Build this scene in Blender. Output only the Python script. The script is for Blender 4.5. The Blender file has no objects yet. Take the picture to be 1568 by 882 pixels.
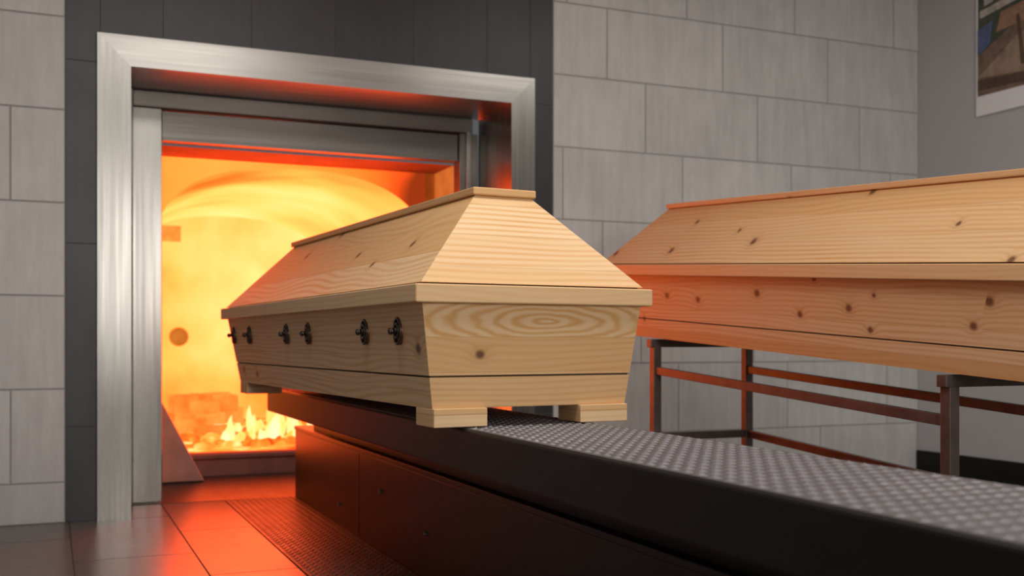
import bpy, bmesh, math, random
from mathutils import Vector, Matrix
random.seed(4)
S=bpy.context.scene
S.view_settings.view_transform='Standard'
FLOOR=-0.748; YW=4.83

# ------------------------------------------------------------------ materials
def mat(name):
    m=bpy.data.materials.new(name); m.use_nodes=True
    nt=m.node_tree; return m,nt,nt.nodes['Principled BSDF']
def N(nt,t,**k):
    n=nt.nodes.new(t)
    for a,b in k.items(): setattr(n,a,b)
    return n
def L(nt,a,b): nt.links.new(a,b)
def M(nt,op,a,b=None,c=None):
    n=nt.nodes.new('ShaderNodeMath'); n.operation=op
    for i,v in enumerate((a,b,c)):
        if v is None: continue
        if isinstance(v,(int,float)): n.inputs[i].default_value=v
        else: nt.links.new(v,n.inputs[i])
    return n.outputs[0]
def MIX(nt,f,a,b,blend='MIX'):
    n=nt.nodes.new('ShaderNodeMix'); n.data_type='RGBA'; n.blend_type=blend
    for s,v in ((n.inputs[0],f),(n.inputs[6],a),(n.inputs[7],b)):
        if isinstance(v,(int,float)): s.default_value=v
        elif isinstance(v,tuple): s.default_value=(*v,1) if len(v)==3 else v
        else: nt.links.new(v,s)
    return n.outputs[2]
def coords(nt):
    tc=N(nt,'ShaderNodeTexCoord'); sp=N(nt,'ShaderNodeSeparateXYZ'); L(nt,tc.outputs['Object'],sp.inputs[0])
    return tc.outputs['Object'],sp.outputs
def comb(nt,x,y,z):
    c=nt.nodes.new('ShaderNodeCombineXYZ')
    for i,v in enumerate((x,y,z)):
        if isinstance(v,(int,float)): c.inputs[i].default_value=v
        else: nt.links.new(v,c.inputs[i])
    return c.outputs[0]
def noise(nt,vec,scale,detail=2,rough=.5,dist=0):
    n=N(nt,'ShaderNodeTexNoise'); n.inputs['Scale'].default_value=scale; n.inputs['Detail'].default_value=detail
    n.inputs['Roughness'].default_value=rough; n.inputs['Distortion'].default_value=dist
    L(nt,vec,n.inputs['Vector']); return n.outputs['Fac']
def bump(nt,b,h,strength,dist):
    n=N(nt,'ShaderNodeBump'); n.inputs['Strength'].default_value=strength; n.inputs['Distance'].default_value=dist
    L(nt,h,n.inputs['Height']); L(nt,n.outputs[0],b.inputs['Normal'])
def ramp(nt,f,stops):
    r=N(nt,'ShaderNodeValToRGB'); e=r.color_ramp.elements
    while len(e)<len(stops): e.new(.5)
    for i,(p,c) in enumerate(stops):
        e[i].position=p; e[i].color=(*c,1)
    L(nt,f,r.inputs[0]); return r.outputs[0]

def plain(name,col,rough=.5,metal=0.,var=.15,scale=6,spec=.5):
    m,nt,b=mat(name); v,_=coords(nt)
    n=noise(nt,v,scale,4)
    c=MIX(nt,n,tuple(x*(1-var) for x in col),tuple(min(1,x*(1+var)) for x in col)); L(nt,c,b.inputs['Base Color'])
    b.inputs['Roughness'].default_value=rough; b.inputs['Metallic'].default_value=metal
    b.inputs['Specular IOR Level'].default_value=spec
    return m

def tile(name,c0,c1,rough):
    m,nt,b=mat(name); v,s=coords(nt)
    at=N(nt,'ShaderNodeAttribute'); at.attribute_name='tint'
    st=noise(nt,comb(nt,M(nt,'MULTIPLY',s[0],24),M(nt,'MULTIPLY',s[1],24),M(nt,'MULTIPLY',s[2],2.5)),1,5,.65)
    cl=noise(nt,v,3.2,7,.68)
    f=M(nt,'ADD',M(nt,'MULTIPLY_ADD',st,.8,-.20),M(nt,'MULTIPLY_ADD',cl,.8,-.20))
    f=M(nt,'ADD',f,M(nt,'MULTIPLY',at.outputs['Fac'],.2))
    L(nt,MIX(nt,f,c0,c1),b.inputs['Base Color'])
    L(nt,M(nt,'MULTIPLY_ADD',cl,.16,rough-.08),b.inputs['Roughness'])
    return m
def steel(name,col=(.55,.53,.49),rough=.3,ax=2,metal=1.0):
    m,nt,b=mat(name); v,s=coords(nt)
    sc=[60,60,60]; sc[ax]=1.2
    n=noise(nt,comb(nt,*[M(nt,'MULTIPLY',s[i],sc[i]) for i in range(3)]),1,3)
    sc=[9,9,9]; sc[ax]=.9
    n2=noise(nt,comb(nt,*[M(nt,'MULTIPLY',s[i],sc[i]) for i in range(3)]),1,3)
    n3=noise(nt,v,1.3,2)
    f=M(nt,'ADD',M(nt,'MULTIPLY',n2,.5),M(nt,'MULTIPLY',n3,.5))
    L(nt,MIX(nt,f,tuple(c*.35 for c in col),tuple(c*1.5 for c in col)),b.inputs['Base Color'])
    b.inputs['Metallic'].default_value=metal
    L(nt,M(nt,'MULTIPLY_ADD',n,.2,rough-.1),b.inputs['Roughness'])
    bump(nt,b,n,.15,.002); return m
def platem(name,col,rough,metal,k=1.8):
    m,nt,b=mat(name); v,s=coords(nt)
    at=N(nt,'ShaderNodeAttribute'); at.attribute_name='tint'
    n=noise(nt,v,14,4,.6)
    c=MIX(nt,at.outputs['Fac'],col,tuple(x*k for x in col))
    L(nt,MIX(nt,M(nt,'MULTIPLY',n,.7),c,tuple(x*.55 for x in col)),b.inputs['Base Color'])
    L(nt,M(nt,'MULTIPLY_ADD',n,.25,rough-.12),b.inputs['Roughness']); b.inputs['Metallic'].default_value=metal
    return m

def pine(name,axis,seed=0.,bh=.082,knots=.5,base=(.76,.53,.30),off=0.,ringk=1.,kp=None,cath=75.,cat=None):
    """pine boards; grain runs along 'axis', boards stacked in z; kp = explicit knot (grain coord, z);
       cat = (board index, g0, z0) a flat-sawn board with closed cathedral figure"""
    m,nt,b=mat(name); v,s=coords(nt)
    g=s[0] if axis=='x' else s[1]
    o=s[1] if axis=='x' else s[0]
    z=s[2]
    bi=M(nt,'FLOOR',M(nt,'DIVIDE',M(nt,'ADD',z,off),bh))
    wn=N(nt,'ShaderNodeTexWhiteNoise'); wn.noise_dimensions='1D'; L(nt,M(nt,'ADD',bi,seed),wn.inputs['W'])
    rnd=wn.outputs['Value']
    wc=N(nt,'ShaderNodeSeparateColor'); L(nt,wn.outputs['Color'],wc.inputs[0])
    if kp:
        dx=M(nt,'MULTIPLY',M(nt,'SUBTRACT',g,kp[0]),.85); dz=M(nt,'SUBTRACT',z,kp[1])
        d=M(nt,'MULTIPLY',M(nt,'SQRT',M(nt,'ADD',M(nt,'MULTIPLY',dx,dx),M(nt,'MULTIPLY',dz,dz))),5.2)
        on=1.0
    else:
        vor=N(nt,'ShaderNodeTexVoronoi'); vor.voronoi_dimensions='2D'; vor.inputs['Scale'].default_value=5.2
        L(nt,comb(nt,M(nt,'ADD',M(nt,'MULTIPLY',g,.85),seed*3.17),M(nt,'ADD',z,seed*1.3),0),vor.inputs['Vector'])
        sp=N(nt,'ShaderNodeSeparateColor'); L(nt,vor.outputs['Color'],sp.inputs[0])
        on=M(nt,'GREATER_THAN',sp.outputs[0],1-knots)
        d=M(nt,'DIVIDE',vor.outputs['Distance'],M(nt,'MULTIPLY_ADD',sp.outputs[1],.6,.65))
    core=M(nt,'MULTIPLY',on,M(nt,'SUBTRACT',1,M(nt,'MINIMUM',M(nt,'MULTIPLY',M(nt,'MAXIMUM',M(nt,'SUBTRACT',d,.03),0),26),1)))
    halo=M(nt,'MULTIPLY',on,M(nt,'POWER',2.718,M(nt,'MULTIPLY',M(nt,'MULTIPLY',d,d),-80)))
    nv=comb(nt,M(nt,'ADD',M(nt,'MULTIPLY',g,1.5),M(nt,'MULTIPLY',bi,5.37)),M(nt,'ADD',M(nt,'MULTIPLY',o,.4),seed),M(nt,'MULTIPLY',z,7))
    fig=noise(nt,nv,1,.6,.4,.08)
    ph=M(nt,'ADD',M(nt,'MULTIPLY',z,M(nt,'MULTIPLY_ADD',wc.outputs[1],-240,480)),M(nt,'MULTIPLY',fig,M(nt,'MULTIPLY_ADD',M(nt,'POWER',wc.outputs[1],1.6),cath,12)))
    ph=M(nt,'ADD',ph,M(nt,'MULTIPLY',halo,8))
    ex=0.
    if cat:
        a=M(nt,'MULTIPLY',M(nt,'SUBTRACT',g,cat[1]),.20); c_=M(nt,'SUBTRACT',z,cat[2])
        wob=noise(nt,comb(nt,M(nt,'MULTIPLY',g,9),0,M(nt,'MULTIPLY',z,22)),1,2)
        p2=M(nt,'MULTIPLY_ADD',M(nt,'SQRT',M(nt,'ADD',M(nt,'MULTIPLY',a,a),M(nt,'MULTIPLY',c_,c_))),560,M(nt,'MULTIPLY',wob,9))
        sel=M(nt,'COMPARE',bi,cat[0],.5)
        ph=M(nt,'ADD',M(nt,'MULTIPLY',ph,M(nt,'SUBTRACT',1,sel)),M(nt,'MULTIPLY',p2,sel)); ex=M(nt,'MULTIPLY',sel,.4)
    ring=M(nt,'POWER',M(nt,'MULTIPLY_ADD',M(nt,'SINE',ph),.5,.5),1.8)
    fib=noise(nt,comb(nt,M(nt,'MULTIPLY',g,4),M(nt,'MULTIPLY',o,60),M(nt,'MULTIPLY',z,170)),1,3,.6)
    lo=noise(nt,comb(nt,M(nt,'MULTIPLY',g,2),o,M(nt,'MULTIPLY',z,14)),1,2)
    dark=(base[0]*.80,base[1]*.59,base[2]*.36)
    c=MIX(nt,rnd,base,(base[0]*.85,base[1]*.69,base[2]*.51))
    amp=M(nt,'ADD',M(nt,'MAXIMUM',M(nt,'MULTIPLY_ADD',lo,1.7,-.25),.12),ex)
    c=MIX(nt,M(nt,'MULTIPLY',M(nt,'MULTIPLY',ring,amp),ringk),c,dark)
    c=MIX(nt,M(nt,'MULTIPLY',fib,.25),c,dark)
    c=MIX(nt,M(nt,'MULTIPLY',halo,.36),c,(.42,.19,.07))
    c=MIX(nt,M(nt,'MINIMUM',M(nt,'MULTIPLY',core,.9),1),c,(.13,.055,.025))
    fr=M(nt,'FRACT',M(nt,'DIVIDE',M(nt,'ADD',z,off),bh))
    seam=M(nt,'LESS_THAN',fr,.018)
    c=MIX(nt,M(nt,'MULTIPLY',seam,.35),c,(.35,.2,.1))
    L(nt,c,b.inputs['Base Color']); b.inputs['Roughness'].default_value=.48
    b.inputs['Specular IOR Level'].default_value=.3
    bump(nt,b,M(nt,'ADD',M(nt,'MULTIPLY',fib,.4),M(nt,'MULTIPLY',seam,-.6)),.25,.002)
    return m

def glow(name,stops,scale,strength,ax=(1,1,1),grad=None,detail=3):
    m=bpy.data.materials.new(name); m.use_nodes=True; nt=m.node_tree; nt.nodes.clear()
    out=N(nt,'ShaderNodeOutputMaterial'); e=N(nt,'ShaderNodeEmission'); v,s=coords(nt)
    n=noise(nt,comb(nt,*[M(nt,'MULTIPLY',s[i],ax[i]) for i in range(3)]),scale,detail,.5,.1)
    for gr in (grad or []):
        mr=N(nt,'ShaderNodeMapRange'); mr.inputs[1].default_value=gr[1]; mr.inputs[2].default_value=gr[2]
        mr.inputs[3].default_value=-gr[3]; mr.inputs[4].default_value=0; mr.interpolation_type='SMOOTHSTEP'
        L(nt,s[gr[0]],mr.inputs[0]); n=M(nt,'ADD',n,mr.outputs[0])
    c=ramp(nt,n,stops); L(nt,c,e.inputs['Color']); e.inputs['Strength'].default_value=strength
    L(nt,e.outputs[0],out.inputs[0]); return m

m_tile=tile('light_tile',(.42,.415,.40),(.74,.73,.70),.45)
m_dark=tile('anthracite_tile',(.014,.014,.017),(.045,.045,.05),.4)
m_grout=plain('grout',(.36,.355,.34),.9)
m_groutd=plain('dark_grout',(.10,.095,.08),.9)
m_ftile=tile('floor_tile',(.07,.064,.057),(.20,.175,.15),.30)
m_paint=plain('painted_plaster',(.50,.50,.505),.7,0,.06,2)
m_paintd=plain('grey_painted_plaster',(.34,.33,.32),.7,0,.06,2)
m_ceil=plain('ceiling_paint',(.6,.6,.6),.8)
m_steel=steel('brushed_steel_v',(.27,.26,.235),ax=2,rough=.28)
m_steelh=steel('brushed_steel_h',(.34,.325,.295),ax=0,rough=.32)
m_steeld=steel('door_steel',(.22,.208,.185),.42,0,.8)
m_deckp=platem('checker_plate',(.13,.122,.127),.5,.35,2.1)
m_floorp=platem('floor_checker_plate',(.085,.072,.062),.42,.3)
m_black=plain('black_painted_steel',(.006,.0055,.006),.5,.0,.4,9,.35)
m_box=plain('lift_housing',(.014,.009,.009),.42,.05,.4,7,.35)
m_bolt=plain('bolt_steel',(.3,.3,.3),.35,.9)
m_stand=plain('stand_painted_steel',(.10,.075,.065),.4,.4,.5,20)
m_gap=plain('shadow_gap',(.12,.07,.035),.9)
m_iron=plain('wrought_iron',(.11,.088,.075),.28,.9,.3,30)
m_copper=plain('copper_washer',(.32,.12,.07),.3,.8)
m_refr=plain('refractory',(.24,.11,.08),.85,0,.4,9)
m_white=plain('poster_paper',(.88,.88,.88),.6,0,.03)

# ------------------------------------------------------------------ mesh builder
class MB:
    def __init__(s): s.v=[];s.f=[];s.m=[];s.t=[];s.mats=[]
    def mi(s,m):
        if m not in s.mats: s.mats.append(m)
        return s.mats.index(m)
    def poly(s,pts,m,t=0.):
        i=len(s.v); s.v+= [tuple(p) for p in pts]; s.f.append(tuple(range(i,i+len(pts)))); s.m.append(s.mi(m)); s.t.append(t)
    def hexa(s,b,t,m,sides=None,tint=0.):
        i=len(s.v); s.v+=[tuple(p) for p in b]+[tuple(p) for p in t]
        fs=[(i+3,i+2,i+1,i),(i+4,i+5,i+6,i+7)]+[(i+k,i+(k+1)%4,i+4+(k+1)%4,i+4+k) for k in range(4)]
        ms=[m,m]+(sides if sides else [m]*4)
        for f,mm in zip(fs,ms): s.f.append(f); s.m.append(s.mi(mm)); s.t.append(tint)
    def box(s,a,b,m,sides=None,tint=0.):
        x0,y0,z0=a;x1,y1,z1=b
        s.hexa([(x0,y0,z0),(x1,y0,z0),(x1,y1,z0),(x0,y1,z0)],[(x0,y0,z1),(x1,y0,z1),(x1,y1,z1),(x0,y1,z1)],m,sides,tint)
    def cyl(s,p0,p1,r0,r1,m,n=16,sc=(1,1),cap=True):
        p0=Vector(p0);p1=Vector(p1);d=(p1-p0).normalized()
        u=d.orthogonal() if abs(d.z)>.9 else Vector((0,0,1)); u=(u-d*u.dot(d)).normalized(); w=d.cross(u)
        i=len(s.v)
        for p,r in((p0,r0),(p1,r1)):
            for k in range(n):
                a=2*math.pi*k/n; s.v.append(tuple(p+u*math.cos(a)*r*sc[0]+w*math.sin(a)*r*sc[1]))
        for k in range(n):
            s.f.append((i+k,i+(k+1)%n,i+n+(k+1)%n,i+n+k)); s.m.append(s.mi(m)); s.t.append(0)
        if cap:
            s.f.append(tuple(range(i,i+n))[::-1]); s.f.append(tuple(range(i+n,i+2*n)))
            s.m+=[s.mi(m)]*2; s.t+=[0,0]
    def torus(s,c,R,r,m,ux,uy,n=20,k=8,sc=(1,1)):
        ux=Vector(ux);uy=Vector(uy);uz=ux.cross(uy);c=Vector(c);i=len(s.v)
        for a in range(n):
            t=2*math.pi*a/n; dr=ux*math.cos(t)*sc[0]+uy*math.sin(t)*sc[1]
            for b in range(k):
                q=2*math.pi*b/k; s.v.append(tuple(c+dr*R+dr.normalized()*math.cos(q)*r+uz*math.sin(q)*r))
        for a in range(n):
            for b in range(k):
                s.f.append((i+a*k+b,i+((a+1)%n)*k+b,i+((a+1)%n)*k+(b+1)%k,i+a*k+(b+1)%k)); s.m.append(s.mi(m)); s.t.append(0)
    def studs(s,x0,x1,y0,y1,z,m,pitch=.028,ln=.0105,wd=.0052,h=.0024):
        py=pitch*.72
        nx=int((x1-x0)/pitch); ny=int((y1-y0)/py); mi=s.mi(m)
        ox=(x1-x0-nx*pitch)/2+pitch*.28
        for i in range(nx):
            for j in range(ny):
                cx=x0+ox+i*pitch+(pitch*.45 if j%2 else 0); cy=y0+(j+.5)*py
                a=math.pi/4 if j%2 else -math.pi/4
                ca,sa=math.cos(a),math.sin(a)
                def P(u,v,w): return (cx+u*ca-v*sa,cy+u*sa+v*ca,z+w)
                b=len(s.v)
                s.v+=[P(-ln,0,0),P(0,-wd,0),P(ln,0,0),P(0,wd,0),P(-ln*.5,0,h),P(ln*.5,0,h)]
                for f in ((0,1,4),(1,5,4),(1,2,5),(2,3,5),(3,4,5),(3,0,4)):
                    s.f.append(tuple(b+k for k in f)); s.m.append(mi); s.t.append(1.)
    def obj(s,name,parent=None,bevel=0,smooth=False):
        me=bpy.data.meshes.new(name); me.from_pydata(s.v,[],s.f)
        for m in s.mats: me.materials.append(m)
        for p,i in zip(me.polygons,s.m): p.material_index=i; p.use_smooth=smooth
        a=me.attributes.new('tint','FLOAT','FACE')
        for i,t in enumerate(s.t): a.data[i].value=t
        o=bpy.data.objects.new(name,me); S.collection.objects.link(o)
        if parent: o.parent=parent
        if bevel:
            b=o.modifiers.new('bevel','BEVEL'); b.width=bevel; b.segments=2; b.limit_method='ANGLE'
        bm=bmesh.new(); bm.from_mesh(me)
        bmesh.ops.recalc_face_normals(bm,faces=bm.faces)
        bm.to_mesh(me); bm.free()
        return o
def empty(name,loc=(0,0,0),rot=(0,0,0)):
    o=bpy.data.objects.new(name,None); o.location=loc; o.rotation_euler=rot; S.collection.objects.link(o); return o

# ------------------------------------------------------------------ room shell
CEIL=2.25; XL=-2.6; XR=4.66; YF=-3.2
def tiles(mb,rect,zr,xj,m,mg,gap=.008):
    x0,x1,z0,z1=rect
    mb.poly([(x0,YW,z0),(x1,YW,z0),(x1,YW,z1),(x0,YW,z1)],mg)
    for r in range(len(zr)-1):
        a=max(zr[r],z0);b=min(zr[r+1],z1)
        if b-a<.02: continue
        X0,tw,sh=xj; st=X0+sh*r
        k=math.floor((x0-st)/tw)
        while st+k*tw<x1:
            p=max(st+k*tw,x0);q=min(st+(k+1)*tw,x1); k+=1
            if q-p<.02: continue
            g=gap/2
            mb.box((p+g,YW-.003,a+g),(q-g,YW+.001,b-g),m,tint=random.random())
w=MB()
zl=[-.748]+[-.58+.3865*i for i in range(9)]
tiles(w,(XL,.053,FLOOR,CEIL),zl,(-.385,.70,.233),m_tile,m_grout)
zr=[-.83+.3615*i for i in range(10)]
tiles(w,(2.297,XR,FLOOR,CEIL),zr,(2.60+.225*6,.70,-.225),m_tile,m_grout)
zd=[-1.117+.765*i for i in range(6)]
tiles(w,(.053,.19,FLOOR,CEIL),zd,(.053,.375,0),m_dark,m_groutd,.005)
tiles(w,(2.17,2.297,FLOOR,CEIL),zd,(2.297-.375,.375,0),m_dark,m_groutd,.005)
tiles(w,(.19,2.17,1.285,CEIL),zd,(.067,.375,0),m_dark,m_groutd,.004)
w.obj('wall_back')
f=MB(); z=FLOOR
f.poly([(XL,YF,z-.004),(XR,YF,z-.004),(XR,5.2,z-.004),(XL,5.2,z-.004)],m_groutd)
tw,tl=.40,.87
for i in range(-8,12):
    x=.068+tw*i
    for j in range(-10,4):
        y=4.42+tl*j+(0 if i%2 else -.47)
        x0,x1=max(x,XL),min(x+tw,XR); y0,y1=max(y,YF),min(y+tl,5.2 if .2<x+.2<2.1 else YW)
        if i==1: x1=min(x1,.755)
        if i==2: x0=max(x0,1.10)
        if x1-x0<.02 or y1-y0<.02: continue
        f.box((x0+.003,y0+.003,z-.012),(x1-.003,y1-.003,z),m_ftile,tint=random.random())
f.obj('floor')
mm=MB(); mm.box((.757,-1.0,FLOOR-.01),(1.10,5.2,FLOOR+.002),m_floorp)
mm.studs(.757,1.08,1.5,5.2,FLOOR+.002,m_floorp,.028)
mm.hexa([(.32,5.2,FLOOR-.02),(2.05,5.2,FLOOR-.02),(2.05,5.62,FLOOR-.02),(.32,5.62,FLOOR-.02)],
        [(.32,5.2,FLOOR+.002),(2.05,5.2,FLOOR+.002),(2.05,5.62,FLOOR+.075),(.32,5.62,FLOOR+.075)],m_floorp)
mm.obj('floor_checker_plate')
def slab(name,a,b,m):
    q=MB(); q.box(a,b,m); return q.obj(name)
slab('wall_right',(XR,YF,FLOOR),(XR+.12,YW,CEIL),m_paint)
slab('wall_left',(XL-.12,YF,FLOOR),(XL,YW,CEIL),m_paintd)
slab('wall_front',(XL,YF-.12,FLOOR),(XR,YF,CEIL),m_paint)
slab('ceiling',(XL,YF,CEIL),(XR,YW,CEIL+.1),m_ceil)
slab('baseboard_right',(XR-.02,YF,FLOOR),(XR,YW-.01,FLOOR+.12),m_black)

# ------------------------------------------------------------------ steel frame around the furnace
fr=empty('steel_furnace_frame')
xo0,xo1,zo=.177,2.185,1.297; xi0,xi1,zi=.31,2.06,1.167; yf=4.80; yb=5.24; B=FLOOR
q=MB()
q.poly([(xo0,yf,B),(xi0,yf,B),(xi0,yf,zi),(xo0,yf,zo)],m_steel)
q.poly([(xi1,yf,B),(xo1,yf,B),(xo1,yf,zo),(xi1,yf,zi)],m_steel)
q.poly([(xo0,yf,B),(xo0,yf,zo),(xo0,YW+.02,zo),(xo0,YW+.02,B)],m_steel)
q.poly([(xo1,yf,B),(xo1,YW+.02,B),(xo1,YW+.02,zo),(xo1,yf,zo)],m_steel)
q.poly([(xi0,yf,B),(xi0,yb,B),(xi0,yb,zi),(xi0,yf,zi)],m_steel)
q.poly([(xi1,yf,B),(xi1,yf,zi),(xi1,yb,zi),(xi1,yb,B)],m_steel)
q.obj('jambs',fr)
q=MB()
q.poly([(xi0,yf,zi),(xi1,yf,zi),(xo1,yf,zo),(xo0,yf,zo)],m_steelh)
q.poly([(xo0,yf,zo),(xo1,yf,zo),(xo1,YW+.02,zo),(xo0,YW+.02,zo)],m_steelh)
q.poly([(xi0,yf,zi),(xi0,yb,zi),(xi1,yb,zi),(xi1,yf,zi)],m_steelh)
q.obj('head',fr)

# ------------------------------------------------------------------ furnace
fu=empty('cremation_furnace')
q=MB()
q.box((xi0+.002,5.20,B+.0),(.345,5.30,zi-.002),m_steeld)
q.box((.345,5.24,B+.0),(.475,5.33,1.09),m_steel)
q.box((xi0+.036,5.22,1.09),(2.02,5.33,zi-.004),m_steeld)
q.box((1.955,5.24,B+.09),(2.055,5.33,1.09),m_steeld)
q.box((1.985,5.215,B+.09),(2.01,5.24,1.10),m_steelh)
q.obj('door_guides',fu,.003)
q=MB()
q.box((.477,5.265,.945),(1.953,5.325,1.085),m_steeld); q.box((.477,5.255,.945),(1.953,5.265,.957),m_steeld)
q.obj('lifting_door',fu,.002)
g_side=glow('glowing_iron',[(.3,(.15,.02,.003)),(.7,(.75,.13,.017))],2.5,.9)
g_rev=glow('glowing_reveal',[(.3,(.45,.08,.01)),(.7,(1,.24,.045))],2.5,.9)
q=MB()
xa,xb,zt,ym=.475,1.955,.935,5.64
q.poly([(xa,5.33,B),(xa,ym,B),(xa,ym,zt),(xa,5.33,zt)],g_rev)
q.poly([(xb,5.33,B),(xb,5.33,zt),(xb,ym,zt),(xb,ym,B)],g_rev)
q.poly([(xa,5.33,zt),(xa,ym,zt),(xb,ym,zt),(xb,5.33,zt)],m_refr)
q.obj('mouth_reveal',fu)
def arch(x0,x1,zs,zc,n=40):
    cx=(x0+x1)/2; rx=(x1-x0)/2; rz=zc-zs
    return [(cx-rx*math.copysign(abs(math.cos(math.pi*k/n))**.85,math.cos(math.pi*k/n)),zs+rz*abs(math.sin(math.pi*k/n))**.85) for k in range(n+1)]
HB=-.56
ax0,ax1=.485,1.90
A=arch(ax0,ax1,.50,.915)
prof=[(ax0,HB)]+A+[(ax1,HB)]
K=9.0
def T(r,g,b): return (r, g/K, b/K)
g_wall=glow('glowing_chamber',[(.02,T(.05,.05,.008)),(.16,T(.35,.28,.03)),(.30,T(.8,.58,.09)),(.46,T(1,.80,.17)),(.75,T(1,1.0,.33))],1.1,K,(1,1,1),
    [(1,5.6,6.7,.16),(2,1.0,.2,.09)],2)
g_spill=glow('added_spill_glow',[(.3,(.9,.24,.03)),(.7,(1,.30,.05))],1.5,2.5)  # unseen left chamber wall; glow added to throw light rightwards, no burners there
g_back=glow('glowing_back_wall',[(.18,T(.85,.42,.05)),(.36,T(1,.66,.12)),(.54,T(1,.84,.22)),(.75,T(1,1.05,.36))],1.5,K,(1,1,1),[(0,.6,1.15,.12),(2,-.6,.3,.16)],3)
g_front=glow('glowing_mouth_arch',[(.0,T(.05,.05,.008)),(.25,T(.40,.30,.03)),(.45,T(.7,.50,.06)),(.7,T(.9,.66,.11))],1.0,K*.8,(1,1,1),[(0,1.95,1.5,.38)])
g_brick=glow('glowing_brick',[(.3,T(.35,.19,.02)),(.7,T(.75,.42,.07))],8,K)
g_hearth=glow('glowing_hearth',[(.32,T(.3,.09,.007)),(.48,T(.7,.27,.025)),(.6,T(1,.55,.08)),(.72,T(1,1.1,.4))],6,K)
g_dark=glow('cooler_burner_port',[(.3,(.50,.12,.012)),(.7,(.75,.22,.03))],6,1)
g_flame=glow('flame_core',[(.3,(1,.28,.04)),(.5,(1,.38,.09)),(.75,(1,.6,.3))],6,2.4,(1,1,.3))
YB=8.0
q=MB()
for i in range(len(prof)-1):
    (a,b),(c,d)=prof[i],prof[i+1]
    q.poly([(a,ym,b),(c,ym,d),(c,YB,d),(a,YB,b)],g_spill if i==0 else g_wall)
q.poly([(x,YB,z) for x,z in prof],g_back)
q.poly([(ax0,ym,HB),(ax1,ym,HB),(ax1,YB,HB),(ax0,YB,HB)],g_hearth)
q.obj('firebrick_chamber',fu)
q=MB()
n=len(A)
for i in range(n-1):
    (a,b),(c,d)=A[i],A[i+1]
    q.poly([(a,ym,b),(c,ym,d),(c,ym,zt+.01),(a,ym,zt+.01)],g_front)
q.poly([(xa,ym,HB),(ax0,ym,HB),(ax0,ym,zt),(xa,ym,zt)],g_front)
q.poly([(ax1,ym,HB),(xb,ym,HB),(xb,ym,zt),(ax1,ym,zt)],g_side)
q.obj('mouth_arch',fu)
q=MB()
q.box((xa,5.60,B+.05),(xb,ym+.04,HB),m_refr)
q.box((xa,5.585,HB-.03),(xb,5.60,HB-.005),m_refr)
q.hexa([(xa+.001,5.50,B+.06),(.70,5.50,B+.06),(.70,5.60,B+.06),(xa+.001,5.60,B+.06)],
       [(xa+.001,5.50,-.27),(xa+.012,5.50,-.27),(xa+.012,5.60,-.27),(xa+.001,5.60,-.27)],plain('warm_refractory',(.42,.24,.19),.8,0,.3,12))
q.obj('refractory_sill',fu,.006)
q=MB()
q.cyl((.84,YB-.02,.04),(.84,YB+.0,.04),.062,.068,g_dark,24)
q.box((.72,YB-.04,.72),(.85,YB-.01,.83),g_brick)
q.obj('burner_ports',fu)
q=MB()
for k in range(20):
    x=.60+random.random()*.30;y=6.3+random.random()*.7;h=.05+random.random()*.04
    zz=HB+random.choice([0,.075,.15])
    q.box((x,y,zz),(x+.12+random.random()*.10,y+.12,zz+h+.02),g_brick)
q.obj('glowing_bricks',fu,.01)
bm=bmesh.new()
for k in range(170):
    x=.70+random.random()*1.05;y=5.80+random.random()*1.6;r=.010+random.random()*.026
    bmesh.ops.create_icosphere(bm,subdivisions=2,radius=r,matrix=Matrix.Translation((x,y,HB+r*.5)) @ Matrix.Rotation(random.random()*3,4,'Z') @ Matrix.Diagonal((1.6,1,.7,1)))
me=bpy.data.meshes.new('embers'); bm.to_mesh(me); bm.free(); me.materials.append(g_hearth)
o=bpy.data.objects.new('embers',me); S.collection.objects.link(o); o.parent=fu
bm=bmesh.new()
for k in range(26):
    x=.84+random.random()*.65;y=6.0+random.random()*.9;h=.06+random.random()**1.6*.20;r=.014+random.random()*.018
    res=bmesh.ops.create_icosphere(bm,subdivisions=3,radius=1)
    ph=random.random()*6
    for v in res['verts']:
        t=(v.co.z+1)/2; k2=(1-t)**.5
        v.co=Vector((x+v.co.x*r*k2*1.6+math.sin(t*4+ph)*.015*t, y+v.co.y*r*k2*1.6, HB+t*h))
me=bpy.data.meshes.new('flames'); bm.to_mesh(me); bm.free(); me.materials.append(g_flame)
for p in me.polygons:p.use_smooth=True
o=bpy.data.objects.new('flames',me); S.collection.objects.link(o); o.parent=fu

# ------------------------------------------------------------------ charging lift (deck + housing)
li=empty('coffin_charging_platform')
DT=-.196
q=MB(); q.box((.872,-.6,DT-.105),(1.228,4.76,DT-.004),m_black); q.obj('beam',li,.006)
q=MB(); q.box((.878,-.6,DT-.006),(1.226,4.76,DT-.0022),m_deckp); q.studs(.878,1.226,-.3,4.74,DT-.0022,m_deckp,.026); q.obj('tread_plate',li)
q=MB(); q.box((1.11,-.5,-.402),(1.21,4.9,DT-.105),m_black); q.obj('web',li)
q=MB()
ys=[-.5,1.2,4.0,5.17]
for i in range(3):
    q.box((1.082,ys[i]+.0015,FLOOR+.003),(1.225,ys[i+1]-.0015,-.42),m_box)
q.box((1.078,-.5,-.42),(1.225,5.175,-.402),m_box)
q.obj('housing',li,.003)
q=MB()
for y,zz in ((4.3,-.66),(3.7,-.53),(3.2,-.60),(2.75,-.66),(2.45,-.60),(2.0,-.56),(1.6,-.6)):
    q.cyl((1.074,y,zz),(1.083,y,zz),.007,.007,m_bolt,6)
q.obj('bolts',li)

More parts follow.
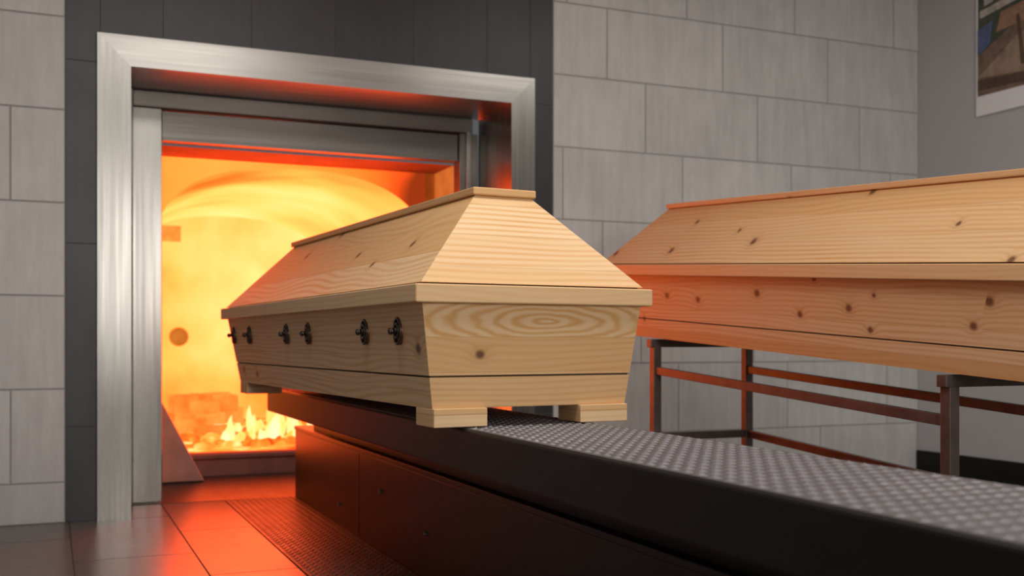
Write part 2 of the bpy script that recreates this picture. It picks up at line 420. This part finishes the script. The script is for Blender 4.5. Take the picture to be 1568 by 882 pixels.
# ------------------------------------------------------------------ coffins
def coffin(name,loc,rot,Lc,W,seed,feet=True,handles=True,knots=.5,base=(.76,.53,.30),es=0.,kp=(.172,-.160)):
    e=empty(name,loc,rot)
    sideM=pine(name+'_pine_long',"y",seed,.082,knots,base)
    endM=pine(name+'_pine_end',"x",es,.082,0,base,.284,1.15,kp,80.,(2,.35,-.082))
    rimS=pine(name+'_rim_long',"y",seed+11,.2,knots*.3,base,.1,.5); rimE=pine(name+'_rim_end',"x",seed+13,.2,0,base,.1,.4)
    def sec(i,j0,j1,z): return [(i,j0,z),(W-i,j0,z),(W-i,Lc-j1,z),(i,Lc-j1,z)]
    zs=[(-.284,0),(-.2125,0),(-.2112,.0035),(-.2092,.0035),(-.208,0),(-.04,0)]
    q=MB(); rings=[]
    for z,ins in zs:
        t=(z+.04)/(-.244); ix=.023+.034*t+ins; j0=.020+.022*t+ins; j1=.020+.07*t+ins
        rings.append(sec(ix,j0,j1,z))
    for a,b in zip(rings,rings[1:]):
        groove=abs(a[0][2]-b[0][2])<.006
        q.hexa(a,b,sideM,[m_gap]*4 if groove else [endM,sideM,endM,sideM])
    q.obj('body',e)
    q=MB(); zb,zt2=-.042,0; bw=.07
    q.hexa([(0,0,zb),(W,0,zb),(W-bw,bw,zb),(bw,bw,zb)],[(0,0,zt2),(W,0,zt2),(W-bw,bw,zt2),(bw,bw,zt2)],rimE)
    q.hexa([(bw,Lc-bw,zb),(W-bw,Lc-bw,zb),(W,Lc,zb),(0,Lc,zb)],[(bw,Lc-bw,zt2),(W-bw,Lc-bw,zt2),(W,Lc,zt2),(0,Lc,zt2)],rimE)
    q.hexa([(0,0,zb),(bw,bw,zb),(bw,Lc-bw,zb),(0,Lc,zb)],[(0,0,zt2),(bw,bw,zt2),(bw,Lc-bw,zt2),(0,Lc,zt2)],rimS)
    q.hexa([(W-bw,bw,zb),(W,0,zb),(W,Lc,zb),(W-bw,Lc-bw,zb)],[(W-bw,bw,zt2),(W,0,zt2),(W,Lc,zt2),(W-bw,Lc-bw,zt2)],rimS)
    q.obj('lid_rim',e,.003)
    q=MB(); q.hexa(sec(.028,.028,.028,-.01),sec(.028,.028,.028,.008),m_gap); q.obj('lid_shadow_gap',e)
    q=MB(); c=W/2
    q.hexa(sec(.018,.016,.016,.004),[(c-.078,.20,.236),(c+.078,.20,.236),(c+.078,Lc-.20,.236),(c-.078,Lc-.20,.236)],sideM,[endM,sideM,endM,sideM])
    q.obj('lid_hip',e,.0015)
    q=MB(); q.box((c-.088,.188,.235),(c+.088,Lc-.188,.254),rimS,[rimE,rimS,rimE,rimS]); q.obj('ridge_board',e,.003)
    if feet:
        q=MB()
        for x in (.056,W-.056-.135):
            for y in (.030,Lc-.20):
                q.box((x,y,-.327),(x+.135,y+.11,-.284),rimS,[rimE,rimS,rimE,rimS])
        q.obj('feet',e,.002)
    if handles:
        q=MB()
        for y in (.187,.426,.942,1.189,1.693,1.946):
            for sgn,x0 in ((-1,0),(1,W)):
                z=-.105; t=(z+.04)/(-.244); x=x0-sgn*(.023+.034*t)
                X=lambda d:x+sgn*d
                q.cyl((X(-.002),y,z),(X(.004),y,z),.026,.023,m_copper,24,(1.3,.92))
                q.torus((X(.005),y,z),.0235,.0036,m_iron,(0,1,0),(0,0,1),28,8,(.90,1.3))
                q.torus((X(.007),y,z+.001),.0135,.0038,m_iron,(0,1,0),(0,0,1),20,8,(.9,1.25))
                q.cyl((X(.003),y,z+.003),(X(.014),y,z+.001),.0072,.006,m_iron,14)
                q.cyl((X(.014),y,z+.001),(X(.024),y-.002,z-.001),.006,.0085,m_iron,14)
                q.cyl((X(.024),y-.002,z-.001),(X(.028),y-.003,z-.002),.0085,.005,m_iron,14)
        q.obj('handles',e,0,True)
    return e
coffin('wooden_coffin',(.7446,2.2737,.132),(0,0,math.radians(3.73)),2.05,.633,1.0,base=(.86,.64,.39),knots=.4,es=6.3)
c2=coffin('wooden_coffin.001',(2.10,1.77,.181),(math.radians(3.75),0,0),2.24,.62,23.0,False,False,.8,(.76,.545,.32))

# ------------------------------------------------------------------ stand
st=MB(); T2=.017; sl=.0655
def zc(y): return .181-.284*1.0+ (y-1.77)*sl-.003
xs=(2.17,2.60); yy=(3.63,2.136)
for x in xs:
    for y in yy: st.box((x-T2,y-T2,FLOOR),(x+T2,y+T2,zc(y)-.034),m_stand)
for y in yy: st.box((xs[0]-.03,y-T2,zc(y)-.035),(xs[1]+.03,y+T2,zc(y)-.003),m_stand)
for x in xs:
    for dz in (-.125,-.385):
        a,b=yy[1],yy[0]
        za,zb=zc(a)+dz,zc(b)+dz
        st.hexa([(x-.011,a,za-.015),(x+.011,a,za-.015),(x+.011,b,zb-.015),(x-.011,b,zb-.015)],
                [(x-.011,a,za+.015),(x+.011,a,za+.015),(x+.011,b,zb+.015),(x-.011,b,zb+.015)],m_stand)
for y in yy:
    st.box((xs[0],y-.011,zc(y)-.40),(xs[1],y+.011,zc(y)-.37),m_stand)
st.obj('coffin_stand',None,.002)

# ------------------------------------------------------------------ poster on right wall
po=empty('framed_poster')
X=XR-.012
q=MB(); q.box((X,3.45,1.233),(XR-.001,4.388,2.03),m_white); q.obj('paper',po)
def pcol(n,c): return plain(n,c,.45,0,.7,22)
q=MB(); x=X-.001
def PQ(pts,m,dx=0): q.poly([(x-dx,a,b) for a,b in pts],m)
def R4(y0,y1,z0,z1): return [(y1,z0),(y0,z0),(y0,z1),(y1,z1)]
PQ(R4(3.52,4.375,1.34,1.98),pcol('print_greenery',(.07,.085,.06)))
PQ([(4.375,1.34),(3.52,1.34),(3.52,1.76),(4.0,1.74),(4.375,1.56)],pcol('print_table_wood',(.20,.13,.09)),.001)
PQ([(4.375,1.44),(3.52,1.37),(3.52,1.60),(4.1,1.62)],pcol('print_table_top',(.34,.24,.17)),.002)
PQ([(4.375,1.37),(3.52,1.34),(3.52,1.37),(4.375,1.43)],pcol('print_table_edge',(.10,.06,.04)),.002)
PQ([(4.375,1.56),(4.29,1.61),(4.27,1.73),(4.375,1.70)],pcol('print_blue_cloth',(.10,.14,.26)),.003)
PQ([(4.36,1.76),(3.7,1.86),(3.7,1.90),(4.36,1.80)],pcol('print_rail',(.5,.46,.38)),.002)
PQ([(4.25,1.66),(3.6,1.72),(3.6,1.84),(4.22,1.76)],pcol('print_chair',(.36,.20,.12)),.002)
PQ([(4.33,1.82),(4.27,1.83),(4.27,1.90),(4.33,1.89)],pcol('print_person',(.45,.42,.4)),.003)
PQ([(4.12,1.72),(4.10,1.72),(4.06,1.45),(4.09,1.45)],pcol('print_post',(.12,.07,.04)),.003)
q.obj('print',po)

# ------------------------------------------------------------------ lights
def area(name,loc,rot,sx,sy,p,col):
    l=bpy.data.lights.new(name,'AREA'); l.shape='RECTANGLE'; l.size=sx; l.size_y=sy; l.energy=p; l.color=col
    o=bpy.data.objects.new(name,l); o.location=loc; o.rotation_euler=rot; S.collection.objects.link(o); return o
area('ceiling_light',(.6,1.6,CEIL-.03),(0,0,0),1.6,1.2,44,(1,.965,.92))
area('ceiling_light.001',(3.2,2.2,CEIL-.03),(0,0,0),1.2,1.2,28,(1,.965,.92))
area('window_light',(1.0,YF+.1,.9),(math.radians(90),0,0),2.4,1.6,88,(1,.965,.93))
W=bpy.data.worlds.new('world'); S.world=W; W.use_nodes=True
W.node_tree.nodes['Background'].inputs[0].default_value=(.5,.5,.52,1); W.node_tree.nodes['Background'].inputs[1].default_value=.2

# ------------------------------------------------------------------ camera
cd=bpy.data.cameras.new('camera'); cam=bpy.data.objects.new('camera',cd); S.collection.objects.link(cam)
cd.sensor_width=36; cd.lens=1676/1600*36; cd.shift_y=85/1600
cam.location=(0,0,0); cam.rotation_euler=(math.radians(90),0,math.radians(-23.25))
cd.dof.use_dof=True; cd.dof.focus_distance=2.6; cd.dof.aperture_fstop=3.6
cd.clip_start=.05
S.camera=cam
